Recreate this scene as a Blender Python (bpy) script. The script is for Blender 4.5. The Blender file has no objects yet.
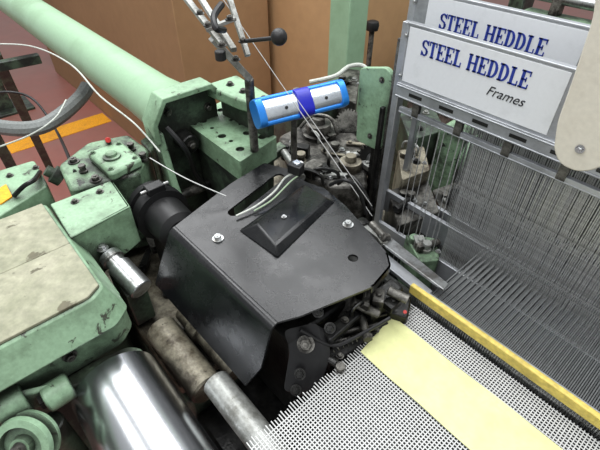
import bpy, bmesh, math, random
from mathutils import Vector, Matrix
random.seed(7)
V=Vector
# ---------------- camera calibration (image pixels projected onto chosen heights and planes) ----------------
TH=math.radians(40.9); CAM=V((0,0,1.6)); FOC=433.0
F=V((-0.750,0.661,0)).normalized(); R=V((F.y,-F.x,0)); CT,ST=math.cos(TH),math.sin(TH)
def ray(px,py):
    r=(px-300)/FOC; u=(225-py)/FOC
    return F*(CT+ST*u)+R*r+V((0,0,-ST+CT*u))
def W(px,py,z):
    d=ray(px,py); return CAM+d*((z-CAM.z)/d.z)
def WY(px,py,y):
    d=ray(px,py); return CAM+d*(y/d.y)
cam=bpy.data.cameras.new("camera"); cam.lens=25.98; cam.sensor_width=36; cam.clip_start=0.01
co=bpy.data.objects.new("camera",cam); bpy.context.scene.collection.objects.link(co)
co.location=CAM; co.rotation_euler=(F*CT+V((0,0,-ST))).to_track_quat('-Z','Y').to_euler()
bpy.context.scene.camera=co
COL=bpy.context.scene.collection
# ---------------- materials ----------------
def lin(c):
    o=[]
    for x in c:
        x/=255; o.append(x/12.92 if x<=.04045 else ((x+.055)/1.055)**2.4)
    return (*o,1)
def mat(name,col,rough=.5,metal=0,dirt=None,amt=.5,scale=25,bump=.1,fine=160,var=.12,spec=.5,soft=.07,chip=None,chipt=.64,chips=4,crevice=None,rvar=0):
    m=bpy.data.materials.new(name); m.use_nodes=True; nt=m.node_tree; N=nt.nodes; L=nt.links
    b=N['Principled BSDF']; b.inputs['Roughness'].default_value=rough; b.inputs['Metallic'].default_value=metal
    b.inputs['Specular IOR Level'].default_value=spec
    tc=N.new('ShaderNodeTexCoord')
    n1=N.new('ShaderNodeTexNoise'); n1.inputs['Scale'].default_value=scale; n1.inputs['Detail'].default_value=8; n1.inputs['Roughness'].default_value=.7
    n2=N.new('ShaderNodeTexNoise'); n2.inputs['Scale'].default_value=fine; n2.inputs['Detail'].default_value=3
    L.new(tc.outputs['Object'],n1.inputs['Vector']); L.new(tc.outputs['Object'],n2.inputs['Vector'])
    c0=lin(col); d=lin(dirt) if dirt else tuple([x*.93 for x in c0[:3]])+(1,)
    rp=N.new('ShaderNodeValToRGB'); e=rp.color_ramp.elements
    t=.5+(.5-amt)*.35
    e[0].position=max(0,t-soft); e[0].color=(0,0,0,1); e[1].position=min(1,t+soft); e[1].color=(1,1,1,1)
    L.new(n1.outputs['Fac'],rp.inputs['Fac'])
    mx=N.new('ShaderNodeMixRGB'); mx.inputs[1].default_value=c0; mx.inputs[2].default_value=d
    L.new(rp.outputs['Color'],mx.inputs[0]); src=mx.outputs[0]
    if chip:
        n3=N.new('ShaderNodeTexNoise'); n3.inputs['Scale'].default_value=scale*chips; n3.inputs['Detail'].default_value=7; n3.inputs['Roughness'].default_value=.65; n3.inputs['Distortion'].default_value=.6
        L.new(tc.outputs['Object'],n3.inputs['Vector'])
        r3=N.new('ShaderNodeValToRGB'); r3.color_ramp.elements[0].position=chipt; r3.color_ramp.elements[0].color=(0,0,0,1); r3.color_ramp.elements[1].position=chipt+.04
        L.new(n3.outputs['Fac'],r3.inputs['Fac'])
        m3=N.new('ShaderNodeMixRGB'); m3.inputs[2].default_value=lin(chip); L.new(r3.outputs['Color'],m3.inputs[0]); L.new(src,m3.inputs[1]); src=m3.outputs[0]
    if crevice:
        # darker tone where surfaces meet closely, in corners and crevices, broken by noise
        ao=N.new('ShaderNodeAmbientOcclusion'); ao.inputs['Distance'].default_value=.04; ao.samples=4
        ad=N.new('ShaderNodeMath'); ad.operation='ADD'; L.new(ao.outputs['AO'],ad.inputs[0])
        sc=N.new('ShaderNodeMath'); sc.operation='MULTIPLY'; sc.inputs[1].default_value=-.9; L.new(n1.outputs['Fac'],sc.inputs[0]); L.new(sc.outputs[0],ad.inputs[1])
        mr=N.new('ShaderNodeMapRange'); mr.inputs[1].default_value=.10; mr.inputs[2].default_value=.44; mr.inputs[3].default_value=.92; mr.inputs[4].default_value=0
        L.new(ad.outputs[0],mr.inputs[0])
        m4=N.new('ShaderNodeMixRGB'); m4.inputs[2].default_value=lin(crevice); L.new(mr.outputs[0],m4.inputs[0]); L.new(src,m4.inputs[1]); src=m4.outputs[0]
    mv=N.new('ShaderNodeMapRange'); mv.inputs[1].default_value=.3; mv.inputs[2].default_value=.7; mv.inputs[3].default_value=1-var*2; mv.inputs[4].default_value=1+var
    L.new(n2.outputs['Fac'],mv.inputs[0])
    mu=N.new('ShaderNodeMixRGB'); mu.blend_type='MULTIPLY'; mu.inputs[0].default_value=1
    L.new(src,mu.inputs[1]); L.new(mv.outputs[0],mu.inputs[2]); L.new(mu.outputs[0],b.inputs['Base Color'])
    if rvar:
        rr=N.new('ShaderNodeMapRange'); rr.inputs[1].default_value=.35; rr.inputs[2].default_value=.65; rr.inputs[3].default_value=rough-rvar; rr.inputs[4].default_value=rough+rvar
        L.new(n1.outputs['Fac'],rr.inputs[0]); L.new(rr.outputs[0],b.inputs['Roughness'])
    if bump:
        bp=N.new('ShaderNodeBump'); bp.inputs['Strength'].default_value=bump; bp.inputs['Distance'].default_value=.003
        L.new(n2.outputs['Fac'],bp.inputs['Height']); L.new(bp.outputs[0],b.inputs['Normal'])
    return m
CREV=(38,40,34)
GREEN=mat("green_paint",(142,174,142),.42,0,(114,140,112),.44,9,.08,var=.06,chip=(62,66,54),chipt=.61,chips=4,crevice=CREV)
GREENC=mat("green_paint_clean",(148,180,148),.38,0,(136,166,134),.4,5,.03,var=.03)
GREEND=mat("green_paint_grimy",(124,152,122),.46,0,(70,82,68),.46,12,.2,var=.10,chip=(36,38,34),chipt=.61,crevice=CREV)
GREENDK=mat("green_paint_oily",(70,86,70),.42,0,(40,44,40),.5,18,.2,chip=(24,26,24),crevice=CREV)
BEIGE=mat("worn_beige_plate",(162,160,138),.6,0,(126,128,104),.48,6,.12,fine=90,var=.10,soft=.10,chip=(94,90,70),chipt=.60,chips=3)
BLACK=mat("black_sheet_metal",(16,17,19),.27,0,(28,29,30),.35,14,.03,var=.10,spec=.5,chip=(86,88,88),chipt=.72,chips=9,soft=.12,rvar=.08)
BLACKR=mat("black_rubber",(22,22,23),.45,bump=0)
IRON=mat("oily_iron",(122,120,114),.38,.5,(56,54,50),.5,24,.2,chip=(28,27,25),crevice=(20,19,18))
IRONDK=mat("dark_greasy_iron",(44,44,42),.32,.4,(18,18,18),.5,24,.2)
BED=mat("grimy_bed_metal",(150,144,126),.5,.25,(84,76,62),.5,14,.2,var=.12,chip=(44,38,30),crevice=(30,27,22))
DULL=mat("dull_steel",(160,162,158),.42,.5,(118,118,112),.45,16,.08,chip=(66,64,58))
STEEL=mat("steel",(186,188,188),.3,.9,(134,132,128),.35,30,.03)
HSTEEL=mat("heddle_steel",(190,192,192),.4,.4,(150,150,148),.45,60,0)
HDARK=mat("dark_heddle_steel",(104,106,106),.42,.4,(70,70,70),.45,40,0)
ALU=mat("aluminium",(176,179,183),.36,.6,(154,157,160),.35,12,.02,var=.03)
CHROME=mat("chrome",(205,208,212),.22,1,bump=0,amt=.2,var=.01,scale=3)
LABELM=mat("silver_label",(222,225,228),.42,.0,bump=0,amt=.2,var=.01)
BLUE=mat("blue_print",(26,50,146),.5,bump=0,amt=.1,var=.02)
BLUEPL=mat("blue_plastic",(48,136,226),.28,.4,bump=0,amt=.2,var=.03)
BLUEDK=mat("dark_blue_tape",(26,32,172),.3,bump=0,amt=.2,var=.03)
BLACKINK=mat("black_print",(40,40,44),.5,bump=0,amt=.1,var=.02)
WHITEAL=mat("white_aluminium",(214,220,226),.25,.75,(200,206,212),amt=.3,bump=.0,var=.02)
YELLOW=mat("yellow_bar",(216,194,100),.45,0,(192,170,86),.35,18,.03)
TAPE=mat("pale_yellow_tape",(214,216,156),.7,0,(204,206,146),.4,20,.08,var=.04)
THREAD=mat("white_yarn",(194,195,193),.7,bump=0,var=.03)
WARP=mat("grey_warp_yarn",(104,106,106),.6,bump=0,var=.1)
UNDER=mat("dark_under_plate",(62,63,62),.6,bump=0,var=.03)
YBEAM=mat("wound_yarn",(76,76,74),.8,0,(56,56,56),.5,6,.1)
CREAM=mat("cream_plastic",(216,211,196),.45,0,(206,200,184),.35,8,.0,var=.03)
CARD=mat("cardboard",(186,148,106),.85,0,(176,138,96),.45,1.5,.0,fine=20,var=.03,soft=.2)
CARDD=mat("cardboard_brown_panel",(156,122,86),.85,0,(146,112,78),.45,1.5,.0,fine=20,var=.03,soft=.2)
CTAPE=mat("brown_tape",(150,120,84),.3,bump=0)
HOSE=mat("grey_hose",(118,122,120),.6,bump=0)
WHITEC=mat("white_cable",(190,194,186),.5,bump=0)
GREENW=mat("pale_green_cable",(150,170,140),.5,bump=0)
RED=mat("red_plastic",(190,50,44),.4,bump=0)
YELP=mat("yellow_paint",(242,168,30),.6,0,(220,150,44),.3,8)
# ---------------- mesh builder ----------------
def roundpoly(P,r,n=4):
    P=[V(p) for p in P]; out=[];k=len(P)
    for i in range(k):
        a,b,c=P[i-1],P[i],P[(i+1)%k]
        d1=(a-b);d2=(c-b);rr=min(r,d1.length*.45,d2.length*.45)
        s=b+d1.normalized()*rr;e=b+d2.normalized()*rr
        for j in range(n+1):
            t=j/n; out.append(s*(1-t)**2+b*2*t*(1-t)+e*t*t)
    return out
class MB:
    def __init__(s): s.v=[]; s.f=[]; s.m=[]
    def add(s,vs,fs,mi=0):
        o=len(s.v); s.v+= [V(a) for a in vs]; s.f+=[[i+o for i in f] for f in fs]; s.m+=[mi]*len(fs); return s
    def box(s,x0,x1,y0,y1,z0,z1,mi=0):
        return s.prism([(x0,y0,z0),(x1,y0,z0),(x1,y1,z0),(x0,y1,z0)],(0,0,z1-z0),mi)
    def obox(s,c,a,b,d,mi=0):
        c=V(c);a=V(a);b=V(b);d=V(d)
        return s.prism([c-a-b-d,c+a-b-d,c+a+b-d,c-a+b-d],d*2,mi)
    def prism(s,pts,vec,mi=0):
        n=len(pts); p=[V(q) for q in pts]; vec=V(vec); q=[a+vec for a in p]
        return s.add(p+q,[list(range(n))[::-1],list(range(n,2*n))]+[[i,(i+1)%n,n+(i+1)%n,n+i] for i in range(n)],mi)
    def lathe(s,p,d,prof,seg=28,mi=0):
        p=V(p); d=V(d).normalized(); a=d.orthogonal().normalized(); b=d.cross(a)
        vs=[];fs=[];n=len(prof)
        for (t,r) in prof:
            for k in range(seg):
                an=2*math.pi*k/seg; vs.append(p+d*t+(a*math.cos(an)+b*math.sin(an))*r)
        for i in range(n-1):
            for k in range(seg):
                k2=(k+1)%seg; fs.append([i*seg+k,i*seg+k2,(i+1)*seg+k2,(i+1)*seg+k])
        fs.append(list(range(seg))[::-1]); fs.append([(n-1)*seg+k for k in range(seg)])
        return s.add(vs,fs,mi)
    def gear(s,p,d,r,depth,w,n,mi=0):
        p=V(p); d=V(d).normalized(); a=d.orthogonal().normalized(); b=d.cross(a); P=[]
        for k in range(n):
            for (o,rr) in ((0,r-depth),(.3,r-depth),(.42,r),(.78,r),(.9,r-depth)):
                an=2*math.pi*(k+o)/n; P.append(p+(a*math.cos(an)+b*math.sin(an))*rr)
        return s.prism(P,d*w,mi)
    def cyl(s,p0,p1,r,seg=24,mi=0,ch=None):
        p0=V(p0);p1=V(p1);l=(p1-p0).length; c=min(r*.12,l*.2) if ch is None else ch
        return s.lathe(p0,p1-p0,[(0,r-c),(c,r),(l-c,r),(l,r-c)],seg,mi)
    def sphere(s,c,r,mi=0,seg=20):
        pr=[(-math.cos(math.pi*i/12)*r,max(1e-4,math.sin(math.pi*i/12)*r)) for i in range(13)]
        return s.lathe(c,(0,0,1),pr,seg,mi)
    def sweep(s,pts,r,seg=8,mi=0,sub=6,closed=False):
        P=[V(p) for p in pts]
        if sub>1 and len(P)>2:
            Q=[];n=len(P)
            for i in range(n if closed else n-1):
                if closed: a,b,c,d=P[i-1],P[i],P[(i+1)%n],P[(i+2)%n]
                else: a,b,c,d=P[max(i-1,0)],P[i],P[i+1],P[min(i+2,n-1)]
                for k in range(sub):
                    t=k/sub; Q.append(.5*((2*b)+(c-a)*t+(2*a-5*b+4*c-d)*t*t+(3*b-a-3*c+d)*t**3))
            if not closed: Q.append(P[-1])
            P=Q
        n=len(P); vs=[];fs=[]; u=None
        for i in range(n):
            if closed: t=(P[(i+1)%n]-P[i-1])
            else: t=P[min(i+1,n-1)]-P[max(i-1,0)]
            t.normalize()
            if u is None: u=t.orthogonal().normalized()
            else:
                u=(u-t*u.dot(t)); u.normalize()
            w=t.cross(u)
            for k in range(seg):
                an=2*math.pi*k/seg; vs.append(P[i]+(u*math.cos(an)+w*math.sin(an))*r)
        for i in range(n if closed else n-1):
            j=(i+1)%n
            for k in range(seg):
                k2=(k+1)%seg; fs.append([i*seg+k,i*seg+k2,j*seg+k2,j*seg+k])
        if not closed: fs+= [list(range(seg))[::-1],[(n-1)*seg+k for k in range(seg)]]
        return s.add(vs,fs,mi)
    def bolt(s,p,n=(0,0,1),r=.006,mi=0):
        n=V(n).normalized(); p=V(p)
        s.lathe(p,n,[(0,r*1.5),(r*.3,r*1.5)],20,mi)
        s.lathe(p+n*r*.3,n,[(0,r),(r*.8,r),(r*.95,r*.85)],6,mi)
        s.lathe(p+n*r*1.2,n,[(0,r*.5),(r*.25,r*.45)],12,mi); return s
    def spring(s,p0,p1,r,w,turns,mi=0):
        p0=V(p0);p1=V(p1);d=(p1-p0);l=d.length;d.normalize();a=d.orthogonal().normalized();b=d.cross(a)
        pts=[p0+d*l*i/(turns*8)+(a*math.cos(i*math.pi/4)+b*math.sin(i*math.pi/4))*r for i in range(turns*8+1)]
        return s.sweep(pts,w,6,mi,sub=1)
    def make(s,name,mats,parent=None,bevel=0,label=None,cat=None,kind=None,group=None,ang=35,seg=2):
        if not isinstance(mats,(list,tuple)): mats=[mats]
        lo=V([min(v[i] for v in s.v) for i in range(3)]); hi=V([max(v[i] for v in s.v) for i in range(3)])
        c=(lo+hi)/2; c.z=lo.z
        me=bpy.data.meshes.new(name); me.from_pydata([v-c for v in s.v],[],s.f)
        for i,p in enumerate(me.polygons): p.material_index=s.m[i]
        for m in mats: me.materials.append(m)
        bm=bmesh.new(); bm.from_mesh(me); bmesh.ops.recalc_face_normals(bm,faces=bm.faces)
        bm.to_mesh(me); bm.free()
        for p in me.polygons: p.use_smooth=True
        me.set_sharp_from_angle(angle=math.radians(ang))
        o=bpy.data.objects.new(name,me); o.location=c; COL.objects.link(o)
        if bevel:
            b=o.modifiers.new("bevel",'BEVEL'); b.width=bevel; b.segments=seg; b.limit_method='ANGLE'; b.angle_limit=math.radians(40)
        if parent is not None:
            o.parent=parent; o.matrix_parent_inverse=Matrix.Translation(parent.location).inverted()
        if label:o["label"]=label
        if cat:o["category"]=cat
        if kind:o["kind"]=kind
        if group:o["group"]=group
        return o
def thing(name,loc,label,cat,group=None):
    o=bpy.data.objects.new(name,None); o.location=loc; o.empty_display_size=.05; COL.objects.link(o)
    o["label"]=label; o["category"]=cat
    if group:o["group"]=group
    return o
def bolts(par,lst,mt,n=(0,0,1),r=.006,name="bolt"):
    for p in lst: MB().bolt(p,n,r).make(name,mt,par)
def carve(o,builder):
    c=builder.make("tmpcut",BLACK)
    m=o.modifiers.new("cut",'BOOLEAN'); m.object=c; m.operation='DIFFERENCE'; m.solver='EXACT'
    bpy.context.view_layer.update()
    dg=bpy.context.evaluated_depsgraph_get(); me=bpy.data.meshes.new_from_object(o.evaluated_get(dg))
    o.modifiers.clear(); o.data=me; bpy.data.objects.remove(c,do_unlink=True)
    for p in me.polygons: p.use_smooth=True
    me.set_sharp_from_angle(angle=math.radians(35))
def pp(pts,z): return [W(a,b,z) for a,b in pts]
def capsule(a,b,r,n=10):
    a=V(a);b=V(b);d=(b-a).normalized();s=V((-d.y,d.x,0));o=[]
    for i in range(n+1):
        t=math.pi*i/n; o.append(b+(s*math.cos(t)+d*math.sin(t))*r)
    for i in range(n+1):
        t=math.pi*i/n; o.append(a+(-s*math.cos(t)-d*math.sin(t))*r)
    return o
Z=(0,0,1)
# small machine fittings: glands, blocks, pipe bends, studs, springs
rg=random.Random(21)
def fitting(par,p,mt,k=None,s=1.0):
    p=V(p); k=rg.randrange(6) if k is None else k
    an=rg.uniform(0,math.pi); a=V((math.cos(an),math.sin(an),0)); b=V((-a.y,a.x,0)); m=MB()
    if k==0: m.lathe(p,Z,[(0,.011*s),(.006*s,.011*s),(.007*s,.008*s),(.016*s,.008*s),(.017*s,.010*s),(.022*s,.009*s)],20); nm="gland"
    elif k==1: m.obox(p+V((0,0,.008*s)),a*.018*s,b*.011*s,V((0,0,.008*s))); m.lathe(p+V((0,0,.016*s)),Z,[(0,.006*s),(.005*s,.005*s)],6); nm="clamp_block"
    elif k==2: m.sweep([p,p+V((0,0,.02*s)),p+a*.02*s+V((0,0,.026*s)),p+a*.045*s+V((0,0,.018*s)),p+a*.05*s],.0035*s,8); nm="pipe"
    elif k==3: m.cyl(p+V((0,0,.010*s))-a*.024*s,p+V((0,0,.010*s))+a*.024*s,.008*s,16); m.cyl(p+V((0,0,.010*s))-a*.03*s,p+V((0,0,.010*s))-a*.02*s,.011*s,6); nm="pin"
    elif k==4: m.bolt(p,Z,.007*s); nm="bolt"
    else: m.prism(roundpoly([p-a*.03*s-b*.008*s,p+a*.03*s-b*.005*s,p+a*.03*s+b*.005*s,p-a*.03*s+b*.008*s],.004*s),(0,0,.008*s)); m.lathe(p-a*.02*s,Z,[(0,.006*s),(.013*s,.005*s)],12); nm="lever"
    m.make(nm,mt,par,.0008 if k in(1,5) else 0)
# ---------------- floor ----------------
MB().box(-9,5,-3,10,-.05,0).make("floor",mat("floor_paint",(156,96,86),.45,0,(144,104,94),.45,.9,.02,fine=10,var=.03,soft=.15),kind="structure")
def stripe(a,b,w,ex,lb):
    d=(b-a).normalized();s=V((-d.y,d.x,0))*w
    MB().prism([a-s-d*ex,b-s+d*ex,b+s+d*ex,a+s-d*ex],(0,0,.004)).make("floor_stripe",YELP,None,0,lb,"floor marking")
stripe(W(26,143,0),W(92,122,0),.09,.12,"yellow painted safety line on the red floor")
stripe(W(384,14,0),W(410,4,0),.05,.3,"yellow painted safety line behind the loom")
# ---------------- cardboard ----------------
def carton(x0,x1,y0,y1,z1,m,label):
    r=thing("cardboard_box",((x0+x1)/2,(y0+y1)/2,0),label,"cardboard box")
    MB().box(x0,x1,y0,y1,0,z1).make("body",m,r,.004)
    xm=(x0+x1)/2
    MB().box(x0,xm-.004,y0,y1,z1,z1+.006).make("flap",m,r); MB().box(xm+.004,x1,y0,y1,z1,z1+.006).make("flap",m,r)
    MB().box(xm-.03,xm+.03,y0-.002,y1+.002,z1+.006,z1+.008).box(xm-.03,xm+.03,y0-.002,y0,z1-.15,z1+.006).make("packing_tape",CTAPE,r)
carton(-4.6,-1.93,.95,1.48,1.35,CARDD,"large brown cardboard box standing behind the green tube")
carton(-2.85,-1.40,1.52,2.5,1.25,CARD,"tan cardboard box standing behind the machine head")
# ---------------- loom bed ----------------
bed=thing("loom_bed",(-.55,.4,0),"grimy cast iron bed and side frame of the loom","loom frame")
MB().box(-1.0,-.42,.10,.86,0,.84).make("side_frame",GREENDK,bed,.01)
MB().box(-.42,.6,.10,.40,0,.79).make("front_beam",IRONDK,bed,.01)
MB().box(-.42,.8,.50,1.20,0,.58).make("rear_beam",IRONDK,bed,.01)
MB().box(-1.0,-.44,.10,.86,.84,.868).make("top_plate",BED,bed,.006)
# ---------------- green tube ----------------
TZ=1.142; TR=.061
tb=thing("support_tube",(-2.2,.375,TZ-TR),"long pale green painted steel tube clamped to the loom","steel tube")
MB().cyl((-4.2,.385,TZ+.01),(-.86,.395,TZ),TR,48).make("tube",GREENC,tb)
MB().lathe((-1.00,.394,TZ),(1,0,0),[(0,TR+.0005),(.03,TR+.001),(.06,TR+.003),(.10,TR+.006),(.14,TR+.009)],48).make("collar",GREENC,tb)
MB().box(-4.1,-4.0,.32,.43,0,TZ-TR).box(-4.2,-3.9,.2,.56,0,.02).make("tube_stand",GREENDK,None,.004,"green steel post carrying the long tube","post")
# ---------------- yoke casting ----------------
yk=thing("bracket_casting",(-.8,.42,.87),"dirty green angular cast bracket gripping the tube end","bracket")
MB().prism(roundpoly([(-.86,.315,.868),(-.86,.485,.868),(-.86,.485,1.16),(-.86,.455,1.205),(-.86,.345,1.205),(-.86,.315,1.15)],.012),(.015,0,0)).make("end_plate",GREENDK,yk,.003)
ro_=[(-.862,.308,1.12),(-.862,.308,1.165),(-.862,.342,1.216),(-.862,.46,1.216),(-.862,.495,1.175),(-.862,.495,1.165),(-.862,.484,1.165),(-.862,.454,1.204),(-.862,.348,1.204),(-.862,.320,1.162),(-.862,.320,1.12)]
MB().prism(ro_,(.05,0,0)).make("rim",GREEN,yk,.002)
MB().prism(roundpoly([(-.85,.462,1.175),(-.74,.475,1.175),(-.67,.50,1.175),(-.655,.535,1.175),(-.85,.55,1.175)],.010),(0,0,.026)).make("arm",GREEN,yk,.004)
MB().prism([(-.845,.495,.868),(-.70,.505,.868),(-.68,.505,1.175),(-.845,.495,1.175)],(0,.022,0)).make("web",GREENDK,yk,.003)
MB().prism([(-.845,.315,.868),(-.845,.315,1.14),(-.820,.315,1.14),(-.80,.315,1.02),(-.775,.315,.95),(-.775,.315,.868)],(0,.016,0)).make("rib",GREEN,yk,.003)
MB().prism([(-.845,.43,.868),(-.845,.43,1.12),(-.825,.43,1.10),(-.80,.43,.98),(-.80,.43,.868)],(0,.012,0)).make("rib",GREENDK,yk,.003)
MB().cyl((-.845,.38,1.10),(-.80,.38,1.10),.022,20).make("boss",IRONDK,yk)
bolts(yk,[(-.845,.36,1.17),(-.845,.46,1.15),(-.845,.46,1.03),(-.80,.38,1.10)],IRON,(1,0,0),.007)
bolts(yk,[(-.81,.505,1.201),(-.76,.505,1.201),(-.70,.515,1.201)],IRON,r=.006)
MB().cyl((-.815,.328,.97),(-.815,.43,.97),.012,18).make("cross_rod",IRON,yk)
MB().sweep([(-.82,.34,1.15),(-.79,.36,1.10),(-.80,.38,1.02),(-.79,.42,.93)],.006).make("grease_pipe",BLACKR,yk)
# ---------------- green valve block ----------------
vb=thing("valve_block",W(230,140,1.13),"light green metal block with bolts and round ports","machine block")
top=roundpoly(pp([(184,121),(222,101),(277,137),(240,162)],1.12),.005)
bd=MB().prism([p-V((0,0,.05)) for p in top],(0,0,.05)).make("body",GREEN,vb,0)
for q in [(203,121),(221,110),(247,133),(222,136),(240,149),(262,137)]:
    c=W(q[0],q[1],1.12); carve(bd,MB().cyl(c-V((0,0,.014)),c+V((0,0,.01)),.0095,20,ch=0))
    MB().lathe(c-V((0,0,.014)),Z,[(0,.006),(.009,.006),(.010,.005)],6).make("bolt",IRONDK,vb)
for q in [(212,128),(231,120),(256,146),(231,141),(213,116),(240,124),(195,124)]:
    c=W(q[0],q[1],1.12); carve(bd,MB().cyl(c-V((0,0,.02)),c+V((0,0,.01)),.0048,16,ch=0))
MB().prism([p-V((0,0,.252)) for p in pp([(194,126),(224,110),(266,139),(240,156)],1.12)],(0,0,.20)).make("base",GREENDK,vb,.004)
MB().prism(pp([(226,158),(240,168),(280,141),(286,146),(243,176),(224,163)],1.055),(0,0,-.02)).make("flange",GREEND,vb,.002)
bolts(vb,[W(252,165,1.055),W(274,150,1.055)],IRON,r=.004)
# ---------------- black cover ----------------
cv=thing("black_cover",(-.45,.3,.97),"black bent sheet metal cover with a slot and raised ridge","machine cover")
ZT=1.10
P_=pp([(175,226),(278,322),(300,316),(374,286),(391,266),(388,254),(346,206),(324,188),(306,182),(288,169),(264,163),(230,184)],ZT)
outl=[P_[0],P_[1]]+[p for i,p in enumerate(roundpoly(P_,.004)) if i>=10]
plate=MB().prism([p-V((0,0,.004)) for p in outl],(0,0,.004)).make("top_plate",BLACK,cv)
carve(plate,MB().prism([p-V((0,0,.02)) for p in capsule(W(234,212,ZT),W(279,177,ZT),.0115)],(0,0,.04)))
carve(plate,MB().cyl(W(353,258,ZT)-V((0,0,.02)),W(353,258,ZT)+V((0,0,.02)),.0085,24,ch=0))
A0=W(175,226,ZT);A1=W(278,322,ZT)
prof=[(0,0),(-.005,-.0008),(-.010,-.0035),(-.0135,-.0075),(-.016,-.013),(-.040,-.068),(-.060,-.118)]
L_=[A0+V((0,a,b)) for a,b in prof]; R_=[A1+V((0,a,b)) for a,b in prof]
for i in range(5,7): L_[i].x-=.006*(i-4)
R_[5]+=V((.006,0,0)); R_[6]+=V((-.012,0,0))
m=MB(); th=V((0,.003,-.003)); n=len(prof)
vs=L_+R_+[a+th for a in L_]+[a+th for a in R_]; fs=[]
for i in range(n-1):
    fs+=[[i,i+1,n+i+1,n+i],[2*n+i,3*n+i,3*n+i+1,2*n+i+1],[i,2*n+i,2*n+i+1,i+1],[n+i,n+i+1,3*n+i+1,3*n+i]]
fs+=[[0,n,3*n,2*n],[n-1,3*n-1,4*n-1,2*n-1]]
m.add(vs,fs); m.make("front_skirt",BLACK,cv,ang=60)
B0=W(230,184,ZT)
MB().prism([A0-V((0,0,.004)),B0-V((0,0,.004)),B0-V((0,0,.10)),L_[-1]+V((.003,.003,0))],(.003,0,0)).make("side_skirt",BLACK,cv)
q=roundpoly([W(300,316,ZT),W(374,286,ZT),W(391,266,ZT),W(388,254,ZT),W(346,206,ZT)],.004)[5:-5]
m=MB()
for i in range(len(q)-1):
    a,b=q[i],q[i+1]; nn=(b-a).cross(V(Z)).normalized()*.003
    m.prism([a,b,b-nn,a-nn],(0,0,-.014))
m.make("lip",BLACK,cv)
base=pp([(238,231),(304,184),(336,202),(278,259)],ZT); tp=[W(257,224,ZT+.018),W(304,187,ZT+.007),W(327,199,ZT+.007),W(275,245,ZT+.018)]
MB().add(base+tp,[[3,2,1,0],[4,5,6,7],[0,1,5,4],[1,2,6,5],[2,3,7,6],[3,0,4,7]]).make("ridge",BLACK,cv,.003)
bolts(cv,[W(218,239,ZT),W(348,225,ZT)],STEEL,r=.0065); bolts(cv,[W(284,217,ZT+.015)],STEEL,r=.003)
MB().cyl(W(300,172,ZT-.01),W(300,172,ZT)+V((0,0,.02)),.008,16).make("stud",STEEL,cv)
cb_=thing("sensor_cable",W(270,190,ZT+.005),"pale green and white cable looping over the black cover","cable")
MB().sweep([W(297,172,1.135),W(285,178,1.12),W(274,192,1.112),W(256,206,1.108),W(236,216,1.106)],.0020,8).make("cable",WHITEC,cb_)
MB().sweep([W(298,176,1.13),W(290,182,1.125),W(272,200,1.113),W(254,211,1.106)],.0016,8).make("cable",GREENW,cb_)
MB().obox(W(296,168,1.14),V((.014,.004,0)),V((-.004,.010,0)),V((0,0,.010))).make("plug",BLACKR,cb_,.002)
MB().obox(W(297,163,1.152),V((.007,0,0)),V((0,.006,0)),V((0,0,.003))).make("clip",WHITEAL,cb_,.001)
# ---------------- mechanism under cover ----------------
mc=thing("drive_linkage",(-.3,.3,.8),"dark greasy linkage with bolts beneath the black cover","linkage")
MB().box(-.415,-.29,.24,.46,.795,1.04).box(-.29,-.235,.30,.46,.795,.99).make("gear_housing",IRONDK,mc,.01)
MB().prism(roundpoly([W(283,330,1.06),W(318,322,1.06),W(322,350,1.03),W(308,392,.97),W(283,392,.96),(W(290,350,1.02))],.012),V((.010,.010,-.012))).make("lever",BLACKR,mc,.003)
MB().prism(roundpoly([W(322,352,1.01),W(385,318,1.01),W(392,326,1.0),W(330,366,1.0)],.008),(0,0,-.02)).make("lever",IRONDK,mc,.003)
MB().prism(roundpoly([W(322,330,1.045),W(352,308,1.045),W(362,314,1.045),W(330,342,1.045)],.008),(0,0,-.014)).make("lever",IRONDK,mc,.003)
MB().prism(roundpoly([W(325,378,.985),W(372,348,.985),W(380,354,.985),W(334,392,.985)],.008),(0,0,-.02)).make("lever",IRONDK,mc,.003)
bolts(mc,[W(306,344,1.04)],IRON,(.4,-.5,.7),.009)
bolts(mc,[W(300,374,1.0),W(330,328,1.05),W(318,312,1.06),W(296,390,.97)],IRONDK,(.4,-.5,.7),.006)
bolts(mc,[W(340,356,1.012),W(376,330,1.012),W(345,320,1.047),W(350,376,.987)],IRON,Z,.004)
for i in range(5):
    MB().cyl(W(322+i*6,344-i*8,1.025),W(372+i*7,334-i*10,1.015),.003+.0015*(i%2),12).make("rod",IRON,mc)
MB().spring(W(332,350,1.02),W(372,330,1.02),.0055,.0011,9).make("spring",IRON,mc)
MB().box(-.275,-.245,.37,.45,.99,1.045).make("block",IRONDK,mc,.004)
MB().cyl(W(388,290,1.06),W(408,300,1.055),.008,20).make("roller",IRON,mc)
MB().cyl(W(352,302,1.06),W(378,314,1.04),.008,20).make("roller",IRON,mc)
MB().cyl(W(405,312,1.03),W(405,312,1.04),.003,16).make("button",RED,mc)
MB().prism(roundpoly(pp([(385,288),(412,298),(408,318),(378,308)],1.02),.006),(0,0,-.03)).make("block",IRONDK,mc,.003)
MB().gear(W(338,300,1.03),V((.5,-.6,.6)),.03,.004,.01,22).make("gear_wheel",IRON,mc)
MB().sweep([W(300,330,1.06),W(330,345,1.03),W(350,340,1.03),W(390,318,1.04)],.003).make("wire",BLACKR,mc)
for (a,b,z) in [(366,300,1.05),(352,316,1.045),(364,330,1.02),(392,306,1.035),(340,372,.995),(326,360,1.0),(378,300,1.05)]:
    fitting(mc,W(a,b,z),rg.choice([IRON,IRONDK,IRONDK]),s=.8)
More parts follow.
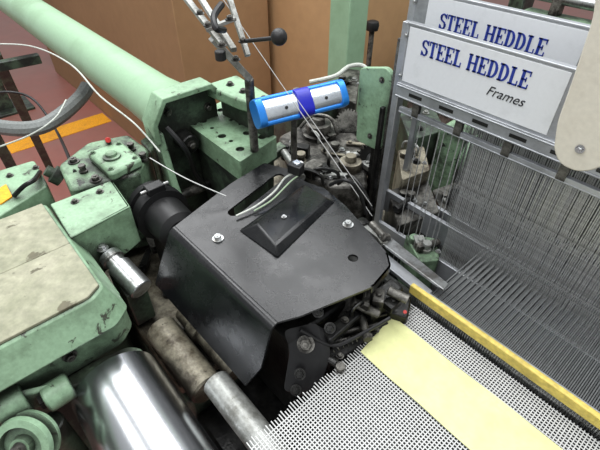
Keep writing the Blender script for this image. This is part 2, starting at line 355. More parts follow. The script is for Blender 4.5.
# ---------------- fabric ----------------
m=MB(); fx0,fx1,fy0,fy1=-.222,.42,.11,.466
x=fx0
while x<fx1:
    w=.00078; m.box(x-w,x+w,fy0,fy1,.9998,1.0004); x+=.0047
y=fy0
while y<fy1:
    w=.00078; e=fx0-.009-random.random()*.006
    m.box(e,fx1,y-w,y+w,1.0004,1.0010); y+=.0047
m.make("open_weave_fabric",THREAD,label="white open weave mesh fabric with a fringed edge",cat="fabric")
MB().box(-.20,.44,.17,.45,.935,.943).box(-.19,.44,.2,.38,.79,.935).make("cloth_backing",UNDER,None,.002,"added dark backing plate that darkens the gaps of the woven fabric","backing plate")  # added plate, gives the gaps in the fabric an even dark tone
tape=MB(); N_=26; top_=[];bot=[]
for i in range(N_+1):
    xx=-.237+.655*i/N_
    top_.append(V((xx,.417,1.0030+.001*math.sin(i)))); bot.append(V((xx+.012*(i==0),.325,1.0030+.001*math.cos(i*1.3))))
vs=top_+bot; n=N_+1
tape.add(vs+[v+V((0,0,.0006)) for v in vs],[[i,n+i,n+i+1,i+1] for i in range(N_)]+[[2*n+i,2*n+i+1,3*n+i+1,3*n+i] for i in range(N_)])
tape.make("paper_tape",TAPE,label="pale yellow paper tape strip lying across the white fabric",cat="tape")
# ---------------- reed ----------------
rd=thing("reed",(.1,.475,.91),"weaving reed with a yellow cap bar","reed")
MB().box(-.245,.45,.467,.476,1.018,1.038).make("cap_bar",YELLOW,rd,.002)
MB().box(-.245,.45,.4765,.488,1.010,1.026).make("backing_strip",ALU,rd,.001)
m=MB(); x=-.24
while x<.44:
    m.box(x,x+.0012,.470,.478,.93,1.018); x+=.004
m.box(-.245,.45,.466,.482,.91,.93); m.make("reed_wires",STEEL,rd)
rb=thing("race_board",(.02,.52,.79),"steel race board running behind the reed","guide rail")
MB().box(-.41,.45,.502,.518,.955,.966).make("board",DULL,rb,.002)
MB().box(-.41,.45,.504,.516,.79,.955).make("support",IRONDK,rb,.002)
MB().prism([W(384,234,1.02),W(448,286,1.02),W(443,292,1.02),W(378,243,1.02)],(0,0,.006)).make("guide_rail",STEEL,None,.001,"bright steel guide rail beside the reed","guide rail")
MB().prism([W(374,246,1.0),W(432,294,1.0),W(424,300,1.0),W(368,254,1.0)],(0,0,.008)).make("guide_rail",ALU,None,.001,"dull steel guide rail next to the black cover","guide rail")
# ---------------- warp ----------------
def thin(m,a,b,w):
    a=V(a);b=V(b); x=V((w,0,0)); z=V((0,0,w*2))
    m.add([a-x,a+x,b+x,b-x,a-x-z,a+x-z,b+x-z,b-x-z],[[0,1,2,3],[7,6,5,4],[0,3,7,4],[1,5,6,2],[0,4,5,1],[3,2,6,7]])
m=MB(); i=0; x=-.222
while x<.30:
    yy=.655+.07*(i%3); zz=[1.004,.991,.997][i%3]
    thin(m,(x,.486,.9995),(x,yy,zz),.0009); thin(m,(x,yy,zz),(x,1.10,.990),.0009)
    x+=.0031; i+=1
m.make("warp_yarn_sheet",WARP,label="sheet of grey warp yarns running through the heddles",cat="warp yarn",kind="stuff")
yb=thing("warp_beam",(.1,1.55,.1),"large beam wound with grey warp yarn behind the heddles","warp beam")
MB().cyl((-.30,1.55,.62),(.9,1.55,.62),.30,64).make("wound_yarn",YBEAM,yb)
MB().lathe((-.33,1.55,.62),(1,0,0),[(0,.33),(.004,.335),(.018,.335),(.02,.33)],64).make("flange",IRON,yb)
MB().box(-.36,-.335,1.4,1.7,0,.7).make("bearing_stand",GREENDK,yb,.005)
# ---------------- heddle frames ----------------
def letters(m,text,org,ux,uz,h,nrm):
    """slab serif capitals drawn as thin solid strokes"""
    def P(x,z): return org+ux*x+uz*z
    def rect(x0,z0,x1,z1): m.prism([P(x0,z0),P(x1,z0),P(x1,z1),P(x0,z1)],nrm)
    cx=0; s=h*.24; t=h*.095
    for ch in text:
        w=h*.78
        if ch==' ': cx+=h*.5; continue
        if ch=='T':
            rect(cx,h-t,cx+w,h); rect(cx,h*.72,cx+t,h); rect(cx+w-t,h*.72,cx+w,h); rect(cx+w/2-s/2,0,cx+w/2+s/2,h); rect(cx+w*.25,0,cx+w*.75,t)
        elif ch=='E':
            rect(cx,0,cx+w,t);rect(cx,h-t,cx+w,h);rect(cx+.08*h,0,cx+.08*h+s,h);rect(cx+.1*h,h/2-t/2,cx+w*.7,h/2+t/2);rect(cx+w-t,0,cx+w,h*.27);rect(cx+w-t,h*.73,cx+w,h);rect(cx+w*.7-t,h*.37,cx+w*.7,h*.63)
        elif ch=='L':
            rect(cx,0,cx+w,t);rect(cx,h-t,cx+w*.55,h);rect(cx+.1*h,0,cx+.1*h+s,h);rect(cx+w-t,0,cx+w,h*.3)
        elif ch=='H':
            w=h*.95
            for xx in (0,w*.62):
                rect(cx+xx,0,cx+xx+w*.38,t);rect(cx+xx,h-t,cx+xx+w*.38,h);rect(cx+xx+w*.19-s/2,0,cx+xx+w*.19+s/2,h)
            rect(cx+w*.19,h/2-t/2,cx+w*.81,h/2+t/2)
        elif ch=='D':
            w=h*.86
            rect(cx,0,cx+w*.45,t);rect(cx,h-t,cx+w*.45,h);rect(cx+.09*h,0,cx+.09*h+s,h)
            n=10; o_=[];i_=[]
            for k in range(n+1):
                an=-math.pi/2+math.pi*k/n
                o_.append((cx+w*.42+math.cos(an)*w*.58,h/2+math.sin(an)*h/2)); i_.append((cx+w*.42+math.cos(an)*(w*.58-s),h/2+math.sin(an)*(h/2-t)))
            for k in range(n): m.prism([P(*i_[k]),P(*o_[k]),P(*o_[k+1]),P(*i_[k+1])],nrm)
        elif ch=='S':
            w=h*.70; c=[]
            for k in range(9):
                an=math.radians(20+k*27.5); c.append((cx+w/2+math.cos(an)*(w/2-s*.4),h*.74+math.sin(an)*(h*.26-t/2)))
            for k in range(9):
                an=math.radians(80-k*30); c.append((cx+w/2+math.cos(an)*(w/2-s*.4),h*.27+math.sin(an)*(h*.27-t/2)))
            for k in range(len(c)-1):
                a=V((c[k][0],c[k][1],0));b=V((c[k+1][0],c[k+1][1],0)); d=b-a
                if d.length<1e-6: continue
                d.normalize()
                hor=abs(d.x); ww=(t*hor+s*(1-hor))*.5; nn=V((-d.y,d.x,0))*ww
                a=a-d*ww*.3;b=b+d*ww*.3
                m.prism([P(*(a-nn)[:2]),P(*(b-nn)[:2]),P(*(b+nn)[:2]),P(*(a+nn)[:2])],nrm)
            rect(cx+w-t,h*.70,cx+w,h);rect(cx,0,cx+t,h*.3)
        cx+=w+h*.09
    return cx
def frame(y,zt,x0,label,lx,small,text=True,hz=.104,tz=.044):
    fr=thing("heddle_frame",(x0+.4,y,zt-.50),label,"heddle frame")
    m=MB()
    m.box(x0,x0+.95,y,y+.009,zt-hz,zt)
    m.box(x0,x0+.95,y-.0012,y+.011,zt-.003,zt+.001)
    m.box(x0,x0+.95,y-.005,y+.013,zt-hz-.024,zt-hz+.002)
    m.box(x0,x0+.95,y-.0070,y-.005,zt-hz-.004,zt-hz-.001).box(x0,x0+.95,y-.0070,y-.005,zt-hz-.024,zt-hz-.021)
    m.make("top_bar",ALU,fr,.001)
    for k in range(14): MB().box(x0+.03+k*.065,x0+.058+k*.065,y-.0056,y-.0049,zt-hz-.0155,zt-hz-.0095).make("slot",IRONDK,fr)
    MB().box(x0+.01,x0+.95,y-.001,y+.007,zt-.158,zt-.148).box(x0+.01,x0+.95,y-.002,y+.008,zt-.158,zt-.156).make("heddle_rod",ALU,fr,.0005)
    for k in range(10): MB().box(x0+.04+k*.09,x0+.054+k*.09,y-.002,y+.006,zt-.156,zt-hz-.022).make("rod_hook",IRON,fr)
    MB().box(x0-.010,x0+.004,y-.001,y+.011,zt-.50,zt-.0).make("side_post",ALU,fr,.001)
    MB().box(x0,x0+.95,y-.0,y+.010,zt-.50,zt-.44).make("bottom_bar",ALU,fr,.001)
    bolts(fr,[(x0+.002,y-.001,zt-.02),(x0+.002,y-.001,zt-.09)],STEEL,(0,-1,0),.003)
    if not text: return
    MB().box(lx,lx+.268,y-.0014,y-.0002,zt-.098,zt-.005).make("nameplate",LABELM,fr,.0003)
    m=MB(); h=.030
    L=letters(m,"STEEL HEDDLE",V((0,0,0)),V((1,0,0)),V(Z),h,V((0,.0008,0)))
    sc=.190/L
    for i in range(len(m.v)):
        v=m.v[i]; m.v[i]=V((lx+.030+v.x*sc,y-.0022+v.y,zt-tz+v.z*.86))
    m.make("lettering",BLUE,fr,label="blue serif lettering")
    if small:
        cu=bpy.data.curves.new("fr",'FONT'); cu.body="Frames"; cu.size=.021; cu.shear=.35; cu.extrude=.0003
        to=bpy.data.objects.new("tmp",cu); COL.objects.link(to); bpy.context.view_layer.update()
        me=bpy.data.meshes.new_from_object(to.evaluated_get(bpy.context.evaluated_depsgraph_get())); bpy.data.objects.remove(to,do_unlink=True)
        MB().add([V((lx+.160+v.co.x,y-.0018-v.co.z,zt-.070+v.co.y)) for v in me.vertices],[list(p.vertices) for p in me.polygons]).make("lettering",BLACKINK,fr,label="black italic lettering")
    return fr
frame(.65,1.380,-.462,"aluminium heddle frame with blue and small black lettering",-.455,True)
frame(.72,1.414,-.505,"second aluminium heddle frame with blue lettering",-.474,False,tz=.053)
frame(.79,1.385,-.50,"plain aluminium heddle frame behind the lettered ones",-.3,False,False)
hm=MB()
hm.box(-.0008,.0008,-.0003,.0003,-.20,-.008).box(-.0008,.0008,-.0003,.0003,.008,.20)
hm.sweep([(0,0,-.009),(-.0018,0,0),(0,0,.009),(.0018,0,0)],.0006,5,closed=True,sub=4)
proto=hm.make("heddle",HSTEEL,label="thin flat steel heddle wire with an eyelet",cat="heddle",group="steel heddles on the heddle frames")
first=True
def put(x,y,z):
    global first
    if first: o=proto; first=False
    else:
        o=proto.copy(); COL.objects.link(o)
    o.location=(x,y,z-.2); o.rotation_euler=(0,0,random.uniform(-.2,.2))
for i in range(108): put(-.29+i*.0033+random.uniform(-.0005,.0005),.6535,1.03)
for i in range(8): put(-.40+i*.013+random.uniform(-.003,.003),.6535,1.03)
for i in range(104): put(-.33+i*.0038+random.uniform(-.0006,.0006),.7235,1.065)
for i in range(78): put(-.37+i*.0052+random.uniform(-.001,.001),.7935,1.035)
m=MB()
for r_ in range(4):
    y=.84+r_*.05
    for i in range(230):
        x=-.40+i*.0027+random.uniform(-.0008,.0008); m.box(x-.0007,x+.0007,y-.0003,y+.0003,.80,1.22)
    m.box(-.44,.45,y,y+.006,1.21,1.24)
    m.box(-.44,.45,y,y+.006,.78,.80)
m.make("rear_heddle_bank",HDARK,label="dense bank of dark grey steel heddles behind the frames",cat="heddles",kind="stuff")
gpo=thing("guide_post",(-.475,.66,.868),"dark narrow steel guide channel beside the heddle frames","guide post")
MB().box(-.480,-.473,.652,.662,.88,1.35).box(-.53,-.465,.64,.70,.868,.88).make("channel",IRON,gpo,.001)
MB().box(-.490,-.482,.640,.650,.88,1.22).make("strip",IRONDK,gpo,.001)
pl=[(600,-40),(592,20),(572,80),(557,122),(553,150),(560,165),(576,172),(592,171),(640,150),(680,0),(640,-60)]
cp=thing("plastic_guard",WY(576,100,.60),"cream plastic guard plate with a small screw","guard")
MB().prism(roundpoly([WY(a,b,.60) for a,b in pl],.01),(0,.012,0)).make("plate",CREAM,cp,.002)
MB().bolt(WY(580,149,.599),(0,-1,0),.004).make("screw",STEEL,cp)
MB().box(.10,.12,.612,.648,1.36,1.385).make("hanger",STEEL,cp)
# ---------------- chrome roller and bars ----------------
ro=thing("chrome_roller",(-.1,0.01,.87),"polished chrome roller at the edge of the loom","roller")
MB().lathe((-.485,.016,.925),(1,0,0),[(0,.067),(.003,.070),(1.1,.070),(1.104,.066)],96).make("roller",CHROME,ro)
MB().lathe((-.52,.016,.925),(1,0,0),[(0,.02),(.033,.02)],24).make("shaft",IRON,ro)
MB().cyl((-.37,.140,.94),(.5,.140,.94),.023,32).make("round_bar",DULL,None,0,"dull steel round bar running beside the chrome roller","bar")
MB().cyl((-.555,.130,.90),(-.385,.130,.90),.030,28).make("worn_shaft",BED,None,0,"worn brownish shaft in front of the black cover","bar")
MB().lathe((-.56,.185,.900),(1,0,0),[(0,.02),(.04,.02),(.042,.024),(.07,.024),(.072,.018),(.18,.018)],28).make("worn_shaft",BED,None,0,"dirty collared shaft tucked beneath the black cover","bar")
# ---------------- left green housing ----------------
gh=thing("green_housing",(-.66,-.1,.0),"green machine housing topped by a worn beige plate","machine housing")
MB().prism(roundpoly([(-.80,-.4,.0),(-.60,-.4,.0),(-.60,.02,.0),(-.62,.085,.0),(-.80,.085,.0)],.03),(0,0,.965)).make("pedestal",GREENDK,gh,.012)
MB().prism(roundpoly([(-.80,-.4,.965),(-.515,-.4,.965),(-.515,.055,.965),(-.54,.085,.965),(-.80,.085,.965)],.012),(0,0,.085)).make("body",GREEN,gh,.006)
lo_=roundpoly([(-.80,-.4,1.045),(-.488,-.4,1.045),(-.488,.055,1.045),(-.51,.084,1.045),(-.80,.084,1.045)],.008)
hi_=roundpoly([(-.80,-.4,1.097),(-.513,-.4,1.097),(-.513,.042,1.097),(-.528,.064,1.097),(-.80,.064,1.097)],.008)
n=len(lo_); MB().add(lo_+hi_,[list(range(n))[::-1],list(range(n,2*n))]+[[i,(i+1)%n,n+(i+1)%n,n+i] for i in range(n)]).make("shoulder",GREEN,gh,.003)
MB().prism(roundpoly([(-.80,-.4,1.097),(-.655,-.4,1.097),(-.655,.060,1.097),(-.80,.060,1.097)],.003),(0,0,.003)).make("top_plate",BEIGE,gh,.001)
MB().prism(roundpoly([(-.652,-.4,1.097),(-.517,-.4,1.097),(-.517,.038,1.097),(-.530,.060,1.097),(-.652,.060,1.097)],.003),(0,0,.005)).make("top_plate",BEIGE,gh,.001)
bolts(gh,[(-.515,-.02,1.01)],IRON,(1,0,0),.007)
# ---------------- coupling ----------------
cc=thing("coupling",(-.66,.24,.9),"black ribbed round coupling beside the cover","coupling")
MB().lathe((-.76,.245,1.03),(1,0,0),[(0,.035),(.0,.052),(.018,.055),(.02,.048),(.032,.048),(.034,.057),(.058,.057),(.06,.044),(.12,.042),(.13,.03)],40).make("body",BLACKR,cc)
MB().obox((-.715,.245,1.09),V((.012,0,0)),V((0,.018,0)),V((0,0,.010))).make("clamp",BLACKR,cc,.002)
MB().cyl((-.715,.215,1.092),(-.715,.275,1.092),.004,12).make("bolt",STEEL,cc)
MB().box(-.74,-.66,.22,.29,.868,.985).make("pedestal",IRONDK,cc,.004)
# ---------------- solenoid ----------------
so=thing("steel_plunger",W(125,275,.93),"steel cylindrical plunger with a bolt","cylinder")
p0=W(106,252,1.02);p1=W(142,290,.985);dd=(p1-p0).normalized()
MB().lathe(p0,dd,[(0,.008),(.008,.008),(.009,.020),(.024,.022),(.026,.018),(.038,.018),(.040,.022),((p1-p0).length-.002,.022),((p1-p0).length,.020)],32).make("body",STEEL,so)
MB().bolt(W(103,249,1.035),(0,0,1),.007).make("bolt",STEEL,so)
MB().obox((p0+p1)/2-V((0,0,.07)),V((.04,0,0)),V((0,.02,0)),V((0,0,.045))).make("mount",GREENDK,so,.003)
for (a,b,z) in [(146,262,.90),(160,286,.88),(140,300,.90),(152,244,.93),(170,300,.87),(132,312,.90)]:
    fitting(bed,W(a,b,z-.02),rg.choice([IRON,IRONDK,GREEND]),s=1.2)
# ---------------- green brackets near left ----------------
gb=thing("green_bracket",W(95,220,1.0),"green folded steel bracket bolted beside the coupling","bracket")
t=pp([(50,204),(112,180),(130,206),(70,238)],1.09)
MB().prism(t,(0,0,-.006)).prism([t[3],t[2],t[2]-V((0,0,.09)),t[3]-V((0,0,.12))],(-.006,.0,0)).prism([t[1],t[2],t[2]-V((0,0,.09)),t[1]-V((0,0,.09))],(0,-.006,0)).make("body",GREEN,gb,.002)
bolts(gb,[W(75,202,1.09),W(100,192,1.09)],IRON,r=.005)
gc=thing("green_casting",W(100,165,1.0),"dirty green cast housing with bolts at the loom corner","casting")
MB().prism(roundpoly(pp([(58,165),(88,142),(128,134),(150,150),(138,174),(100,182),(70,190)],1.09),.012),(0,0,-.2)).make("body",GREEND,gc,.006)
MB().prism(roundpoly(pp([(86,152),(120,140),(142,158),(110,174)],1.112),.010),(0,0,-.022)).make("cap",GREEN,gc,.006)
MB().lathe(W(112,157,1.112),Z,[(0,.018),(.004,.018),(.005,.012),(.010,.011),(.013,.007)],28).make("filler_cap",GREEND,gc)
bolts(gc,[W(q_[0],q_[1],1.09) for q_ in [(74,162),(122,176),(96,180)]],IRON,r=.008)
bolts(gc,[W(q_[0],q_[1],1.112) for q_ in [(93,153),(119,144),(135,158),(111,169)]],GREEND,r=.004)
MB().cyl(W(108,140,1.09),W(108,140,1.125),.006,16).make("indicator",RED,gc)
MB().lathe(W(62,178,1.05),(-.3,-.6,.7),[(0,.02),(.02,.02),(.022,.012),(.035,.012)],24).make("plug",GREENDK,gc)
MB().prism(pp([(140,140),(158,128),(166,134),(150,152)],1.06),(0,0,-.19)).make("lug",GREEND,gc,.004)
for (a,b) in [(84,172),(132,150),(144,160)]: fitting(gc,W(a,b,1.09),IRON,k=0,s=.8)
ge=thing("control_box",W(20,190,.9),"small green control box with a yellow tag","control box")
MB().prism(roundpoly(pp([(-20,176),(34,160),(48,185),(-10,222)],1.05),.01),(0,0,-1.05)).make("body",GREEN,ge,.004)
MB().prism(pp([(-4,190),(6,184),(12,196),(0,204)],1.053),(0,0,-.003)).make("tag",YELP,ge)
MB().sweep([W(14,196,1.055),W(24,186,1.075),W(34,180,1.075),W(40,172,1.05)],.005).make("handle",IRONDK,ge)
bolts(ge,[W(10,176,1.05),W(36,168,1.05)],IRON,r=.005)
# ---------------- levers bottom-left ----------------
lv=thing("green_lever",W(40,410,.9),"green cast lever with round pivot bosses","lever")
m=MB()
a=W(12,404,.99);b=W(58,392,.98);c=W(34,436,.96)
m.cyl(a-V((0,.02,0)),a+V((0,.02,0)),.027,28); m.cyl(b-V((0,.02,0)),b+V((0,.02,0)),.022,28)
m.prism([a+V((0,-.012,.022)),b+V((0,-.012,.018)),b+V((0,-.012,-.018)),a+V((0,-.012,-.022))],(0,.024,0))
m.make("arm",GREEN,lv,.003)
for p in (a,b): MB().cyl(p-V((0,.026,0)),p-V((0,.018,0)),.012,6,ch=0).make("pivot_pin",IRON,lv)
g2=thing("pulley_wheel",c-V((0,0,.06)),"green painted pulley wheel with steel hub","wheel")
ax=V((.6,-.55,.6))
MB().lathe(c,ax,[(0,.038),(.004,.042),(.010,.042),(.012,.034),(.02,.034),(.022,.042),(.03,.040),(.031,.030),(.022,.028),(.022,.016),(.032,.014)],44).make("rim",GREEN,g2)
MB().lathe(c+ax.normalized()*.032,ax,[(0,.010),(.010,.008)],24).make("hub",IRON,g2)
MB().cyl(V((c.x-.02,c.y+.02,0)),c-V((.02,-.02,.02)),.02,16).make("stand",GREENDK,g2)
MB().prism(roundpoly(pp([(0,400),(60,374),(128,346),(142,348),(144,358),(70,388),(0,416)],.96),.008),(0,0,-.03)).make("green_rail",GREEND,None,.003,"dirty green cast rail below the housing","rail")
# ---------------- blue sensor box ----------------
bs=thing("blue_sensor_box",W(298,105,1.16),"silver and blue oblong sensor housing on a stand","sensor")
p0=W(258,114,1.22);p1=W(340,94,1.22); dx=(p1-p0);LL=dx.length;dx.normalize(); dy=V((-dx.y,dx.x,0)); up=V(Z)
fn=(-dy*.80+up*.60); tl=(up*.80+dy*.60)
def sec(k0,k1,h,t,off=0):
    c=p0+dx*(LL*(k0+k1)/2)+tl*off; return (c,dx*(LL*(k1-k0)/2),tl*h,fn*t)
def barrel(k0,k1,h,t,mt,nm,pw=.6):
    c=p0+dx*(LL*k0); P=[]
    for i in range(28):
        a=2*math.pi*i/28; cx_,sx_=math.cos(a),math.sin(a)
        P.append(c+tl*(math.copysign(abs(sx_)**pw,sx_)*h)+fn*(math.copysign(abs(cx_)**pw,cx_)*t))
    MB().prism(P,dx*(LL*(k1-k0))).make(nm,mt,bs,.002,ang=50)
barrel(.02,.98,.0225,.020,WHITEAL,"body",.75)
for off in (.0225,-.0225):
    MB().cyl(p0+tl*off+fn*.007,p1+tl*off+fn*.007,.0055,16).make("edge_trim",BLUEPL,bs)
for (a_,b_) in ((-.035,.05),(.95,1.035)): barrel(a_,b_,.0275,.0215,BLUEPL,"end_cap")
barrel(.42,.60,.0285,.0222,BLUEDK,"blue_tape")
for k in (.28,.76):
    MB().lathe(sec(k,k,.01,.01)[0]+fn*.0195-tl*.004,fn,[(0,.0035),(.002,.003)],14).make("lens",IRONDK,bs)
cm=(p0+p1)/2
MB().cyl(cm+dy*.03-V((0,0,.18)),cm+dy*.03-V((0,0,.01)),.007,16).make("stand",IRON,bs)
# ---------------- steel linkage at top ----------------
lk=thing("tension_arm",W(230,60,1.2),"steel lever arm linkage with black ball handle","lever arm")
def bar(a,b,w,t,mt=DULL):
    a=V(a);b=V(b);d=(b-a);l=d.length/2;d.normalize();s_=d.cross(V(Z)).normalized();u_=s_.cross(d)
    MB().obox((a+b)/2,d*l,s_*w,u_*t).make("arm",mt,lk,.001)
zl=1.36
bar(W(178,-12,1.40),W(222,44,zl),.0055,.004)
bar(W(194,-12,1.41),W(234,50,zl),.005,.004)
bar(W(212,38,zl),W(249,78,1.28),.009,.006,DULL)
bar(W(228,-6,1.42),W(248,56,1.34),.0045,.004)
bar(W(206,30,1.385),W(236,18,1.40),.005,.003,DULL)
bolts(lk,[W(*q_) for q_ in [(200,14,1.395),(208,26,1.39),(222,46,1.37),(236,60,1.335),(230,20,1.405),(243,42,1.368)]],IRON,r=.005)
MB().cyl(W(221,60,1.34),W(221,60,1.34)+V((0,0,.015)),.009,20).make("knob",BLACKR,lk)
MB().sweep([W(222,4,1.43),W(214,16,1.42),W(216,28,1.41),W(224,30,1.40)],.005).make("hook",BLACKR,lk)
MB().cyl(W(246,41,1.37),W(275,38,1.385),.0032,12).make("handle_rod",BLACKR,lk)
MB().sphere(W(279,37,1.39),.0125).make("ball_handle",BLACKR,lk)
pe=W(249,79,1.275); MB().cyl(V((pe.x,pe.y,1.120)),pe,.009,18).make("post",IRON,lk)
# ---------------- column, plate ----------------
c=W(345,70,1.0)
MB().box(c.x-.045,c.x+.045,c.y-.045,c.y+.045,0,1.9).make("green_column",GREENC,None,.004,"square green steel column rising behind the loom","column")
gp2=thing("green_plate",WY(375,110,.66),"upright mottled green steel plate with rounded corners","plate")
pl=[(360,68),(386,68),(392,76),(388,140),(378,151),(356,140)]
p_=[WY(a,b,.66) for a,b in pl]
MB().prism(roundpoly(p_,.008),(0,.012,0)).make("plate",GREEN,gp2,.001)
bolts(gp2,[WY(382,80,.66),WY(370,136,.66)],IRON,(0,-1,0),.004)
cx=sum((v.x for v in p_))/len(p_)
MB().box(cx-.010,cx+.010,.672,.69,.868,1.15).make("post",IRONDK,gp2)
# ---------------- central clutter ----------------
g=thing("gear_unit",W(330,150,.868),"greasy grey cast gear unit behind the black cover","gear unit")
MB().prism(roundpoly(pp([(278,136),(326,112),(366,138),(368,186),(330,186),(287,165)],1.03),.015),(0,0,-.16)).make("casting",IRON,g,.008)
MB().lathe(W(318,135,1.03),Z,[(0,.042),(.01,.042),(.012,.034),(.035,.032),(.036,.018),(.05,.016)],36).make("boss",IRON,g)
MB().lathe(W(350,168,1.03),Z,[(0,.028),(.02,.026),(.021,.014),(.035,.012)],30).make("boss",BED,g)
MB().gear(W(372,158,1.04),V((.8,-.5,.3)),.042,.006,.012,26).make("gear_wheel",IRONDK,g)
MB().lathe(W(372,158,1.04)+V((.8,-.5,.3)).normalized()*.012,V((.8,-.5,.3)),[(0,.018),(.02,.016)],24).make("hub",STEEL,g)
MB().gear(W(348,122,1.05),V((.7,-.6,.5)),.034,.005,.012,24).make("gear_wheel",IRON,g)
bolts(g,[W(q_[0],q_[1],1.03) for q_ in [(292,142),(302,162),(342,150),(330,178),(356,184)]],STEEL,r=.005)
MB().sweep([W(338,184,1.05),W(350,176,1.09),W(362,188,1.08),W(372,210,1.04)],.004).make("tube",IRONDK,g)
MB().sweep([W(300,128,1.05),W(312,116,1.08),W(330,118,1.08),W(338,135,1.04)],.0045).make("tube",IRON,g)
MB().obox(W(300,150,1.045),V((.02,.012,0)),V((-.006,.01,0)),V((0,0,.014))).make("block",IRONDK,g,.003)
MB().obox(W(312,168,1.04),V((.018,.0,0)),V((0,.022,0)),V((0,0,.010))).make("block",IRON,g,.003)
MB().cyl(W(284,152,1.05),W(302,178,1.05),.009,18).make("rod",DULL,g)
for k in range(26):
    a=rg.uniform(284,368); b=rg.uniform(120,184)
    if a+ (b-120)*.4 < 300: continue
    fitting(g,W(a,b,1.03),rg.choice([IRON,IRONDK,IRONDK,DULL,BED]),s=rg.uniform(.8,1.3))
for k,(pts,z,h,mt,lb) in enumerate([
 ([(345,68),(360,70),(356,104),(335,92)],1.06,.192,IRON,"grey cast block at the foot of the column"),
 ([(398,150),(424,146),(430,170),(402,180)],1.0,.132,BED,"pale dirty metal clamp block behind the guide post"),
 ([(388,190),(428,180),(440,212),(398,226)],.96,.092,IRON,"greasy metal block below the heddle frames"),
 ([(405,234),(436,238),(440,260),(420,262)],.95,.14,GREEND,"green cast foot beside the guide rail"),
 ([(352,222),(372,220),(392,240),(378,250)],1.02,.15,IRONDK,"black block behind the edge of the cover"),
 ([(272,100),(318,84),(340,96),(298,118)],1.05,.182,GREENDK,"oily green block beneath the sensor housing"),
 ([(398,110),(432,104),(446,130),(410,140)],.98,.112,GREENDK,"grimy green block behind the heddle frames"),
 ([(432,190),(462,180),(480,214),(450,232)],.90,.32,IRON,"grey metal bearing block under the warp yarns"),
 ]):
    r=thing("machine_block",W(pts[0][0],pts[0][1],z-h),lb,"machine block")
    P4=pp(pts,z); MB().prism(roundpoly(P4,.008),(0,0,-h)).make("body",mt,r,.004)
    c=sum(P4,V())/4; bolts(r,[c],STEEL,r=.006); bolts(r,[c+V((.025,.012,0))],STEEL,r=.004)
    MB().lathe(c+V((-.03,.0,0)),Z,[(0,.012),(.012,.011),(.013,.006)],20).make("plug",mt,r)
    for j in range(3):
        u1,u2=rg.uniform(.2,.8),rg.uniform(.2,.8)
        fitting(r,P4[0].lerp(P4[1],u1).lerp(P4[3].lerp(P4[2],u1),u2),rg.choice([IRON,IRONDK,DULL]))
bt=thing("back_beam",(-.1,1.10,.85),"green painted back beam tube below the warp","beam")
MB().cyl((-.50,1.10,.925),(.8,1.10,.925),.062,36).make("tube",GREENC,bt)
MB().box(-.58,-.50,1.04,1.16,0,1.0).make("end_bracket",GREEND,bt,.008)
cab=thing("drive_cabinet",(-.8,1.95,0),"grey green metal drive cabinet of the next loom","cabinet")
MB().box(-1.25,-.45,1.80,2.1,0,.86).make("body",GREENDK,cab,.01)
for k in range(4): MB().box(-1.2+k*.19,-1.05+k*.19,1.79,1.80,.25,.75).make("panel",IRON,cab,.004)
for k in range(9): fitting(cab,(-1.15+k*.085,1.88+.05*(k%3),.86),rg.choice([IRON,DULL,GREEN]),s=2.4)
# ---------------- cables ----------------
def cable(name,pts,r,mt,lb,cat="cable"): MB().sweep([W(*p) for p in pts],r,10).make(name,mt,None,0,lb,cat)
cable("grey_hose",[(-40,116,.98),(0,127,1.0),(36,128,1.0),(60,116,1.0),(80,98,1.0),(88,86,1.02)],.022,HOSE,"thick grey hose running beneath the green tube","hose")
cable("white_cable",[(-20,44,1.22),(30,46,1.21),(70,64,1.22),(100,96,1.19),(135,124,1.15),(160,152,1.12)],.0019,WHITEC,"thin white cable draped around the tube")
cable("black_cable",[(-20,95,1.0),(10,92,1.0),(34,100,.97),(56,130,.93),(75,172,1.09)],.004,BLACKR,"black cable hanging beside the tube")
cable("white_cable",[(-10,150,1.10),(30,135,1.12),(55,118,1.14),(66,100,1.14)],.0018,WHITEC,"thin white cord tied near the tube")
cable("black_cable",[(330,185,1.11),(345,180,1.14),(358,190,1.12),(366,214,1.06)],.0035,BLACKR,"short black cable curling over the cover")
cable("white_pipe",[(310,82,1.10),(335,76,1.12),(350,66,1.11),(366,68,1.1),(374,95,1.05)],.006,WHITEC,"white flexible pipe behind the sensor housing","pipe")
cable("yarn",[(150,158,1.13),(185,178,1.14),(226,196,1.115)],.0010,THREAD,"loose white yarn leading to the black cover","yarn")
def yarn(a,b,lb): MB().sweep([a,b],.0008,6,sub=1).make("yarn",THREAD,None,0,lb,"yarn")
yarn(W(218,-8,1.42),W(372,216,1.06),"taut white yarn running down past the sensor housing")
yarn(W(292,92,1.27),W(372,206,1.06),"taut white yarn leading from the sensor housing")
rk=thing("green_rack",W(30,150,0),"dark green steel trestle legs under the tube","trestle")
def leg(a,b,w_): 
    d=(b-a); l=d.length/2; d.normalize(); s_=d.cross(V(Z)).normalized(); MB().obox((a+b)/2,d*l,s_*w_,s_.cross(d)*w_).make("leg",GREENDK,rk,.003)
leg(W(-6,52,.95),W(50,168,.02),.022); leg(W(-30,90,.9),W(24,190,.3),.022)
leg(W(-20,70,.95),W(40,58,.95),.018)
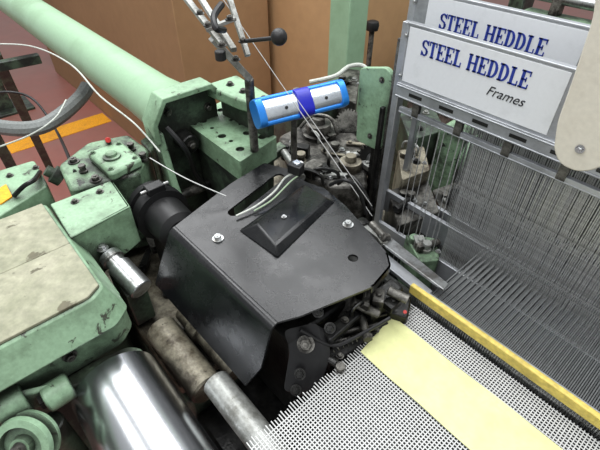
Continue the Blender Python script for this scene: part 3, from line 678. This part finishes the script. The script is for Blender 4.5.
# ---------------- background loom parts ----------------
for (x,y,w_,d_,h_,lb) in [(-.15,2.6,1.9,.12,.95,"green steel frame of a loom standing further back"),(.35,2.05,.6,.14,1.05,"green side frame of the neighbouring loom"),(-.7,3.1,1.4,.16,1.1,"green loom frame in the next row")]:
    r=thing("distant_loom",(x,y,0),lb,"loom")
    MB().box(x-w_/2,x+w_/2,y-d_/2,y+d_/2,h_-.18,h_).make("beam",GREEND,r,.01)
    MB().box(x-w_/2,x-w_/2+.1,y-d_/2,y+d_/2,0,h_-.18).make("leg",GREENDK,r,.01)
    MB().box(x+w_/2-.1,x+w_/2,y-d_/2,y+d_/2,0,h_-.18).make("leg",GREENDK,r,.01)
    MB().cyl((x-w_/2,y,h_+.08),(x+w_/2,y,h_+.08),.03,20).make("shaft",STEEL,r)
    MB().box(x-w_/2+.1,x+w_/2-.1,y+.02,y+.05,.2,h_-.3).make("panel",IRON,r,.004)
    for k in range(6):
        xx=x-w_/2+w_*(k+.5)/6; MB().box(xx-.025,xx+.025,y-.03,y+.03,h_,h_+.13).make("bearing_block",IRON,r,.004)
kb=W(372,30,1.0)
r=thing("knob_post",kb,"black round knob on a slim steel post","post")
MB().lathe(kb,Z,[(0,.026),(.02,.030),(.035,.026),(.04,.013)],24).make("knob",BLACKR,r)
MB().cyl((kb.x,kb.y,0),kb,.012,12).make("stem",IRON,r)
# ---------------- light ----------------
w=bpy.data.worlds.new("world"); bpy.context.scene.world=w; w.use_nodes=True
w.node_tree.nodes['Background'].inputs[0].default_value=(.86,.88,.90,1); w.node_tree.nodes['Background'].inputs[1].default_value=.58
def area(loc,sx,sy,e,rot=(0,0,0)):
    l=bpy.data.lights.new("ceiling_lamp",'AREA'); l.shape='RECTANGLE'; l.size=sx; l.size_y=sy; l.energy=e; l.color=(.98,.99,1)
    o=bpy.data.objects.new("ceiling_lamp",l); o.location=loc; o.rotation_euler=rot; COL.objects.link(o)
area((-.8,.3,3.2),3.0,.8,46)
area((-.6,1.6,3.2),3.0,.8,46)
area((-.6,-1.2,3.2),3.0,.8,40)
area((-3,1,3.4),2,2,70)
vs_=bpy.context.scene.view_settings; vs_.view_transform='Standard'; vs_.exposure=0.0
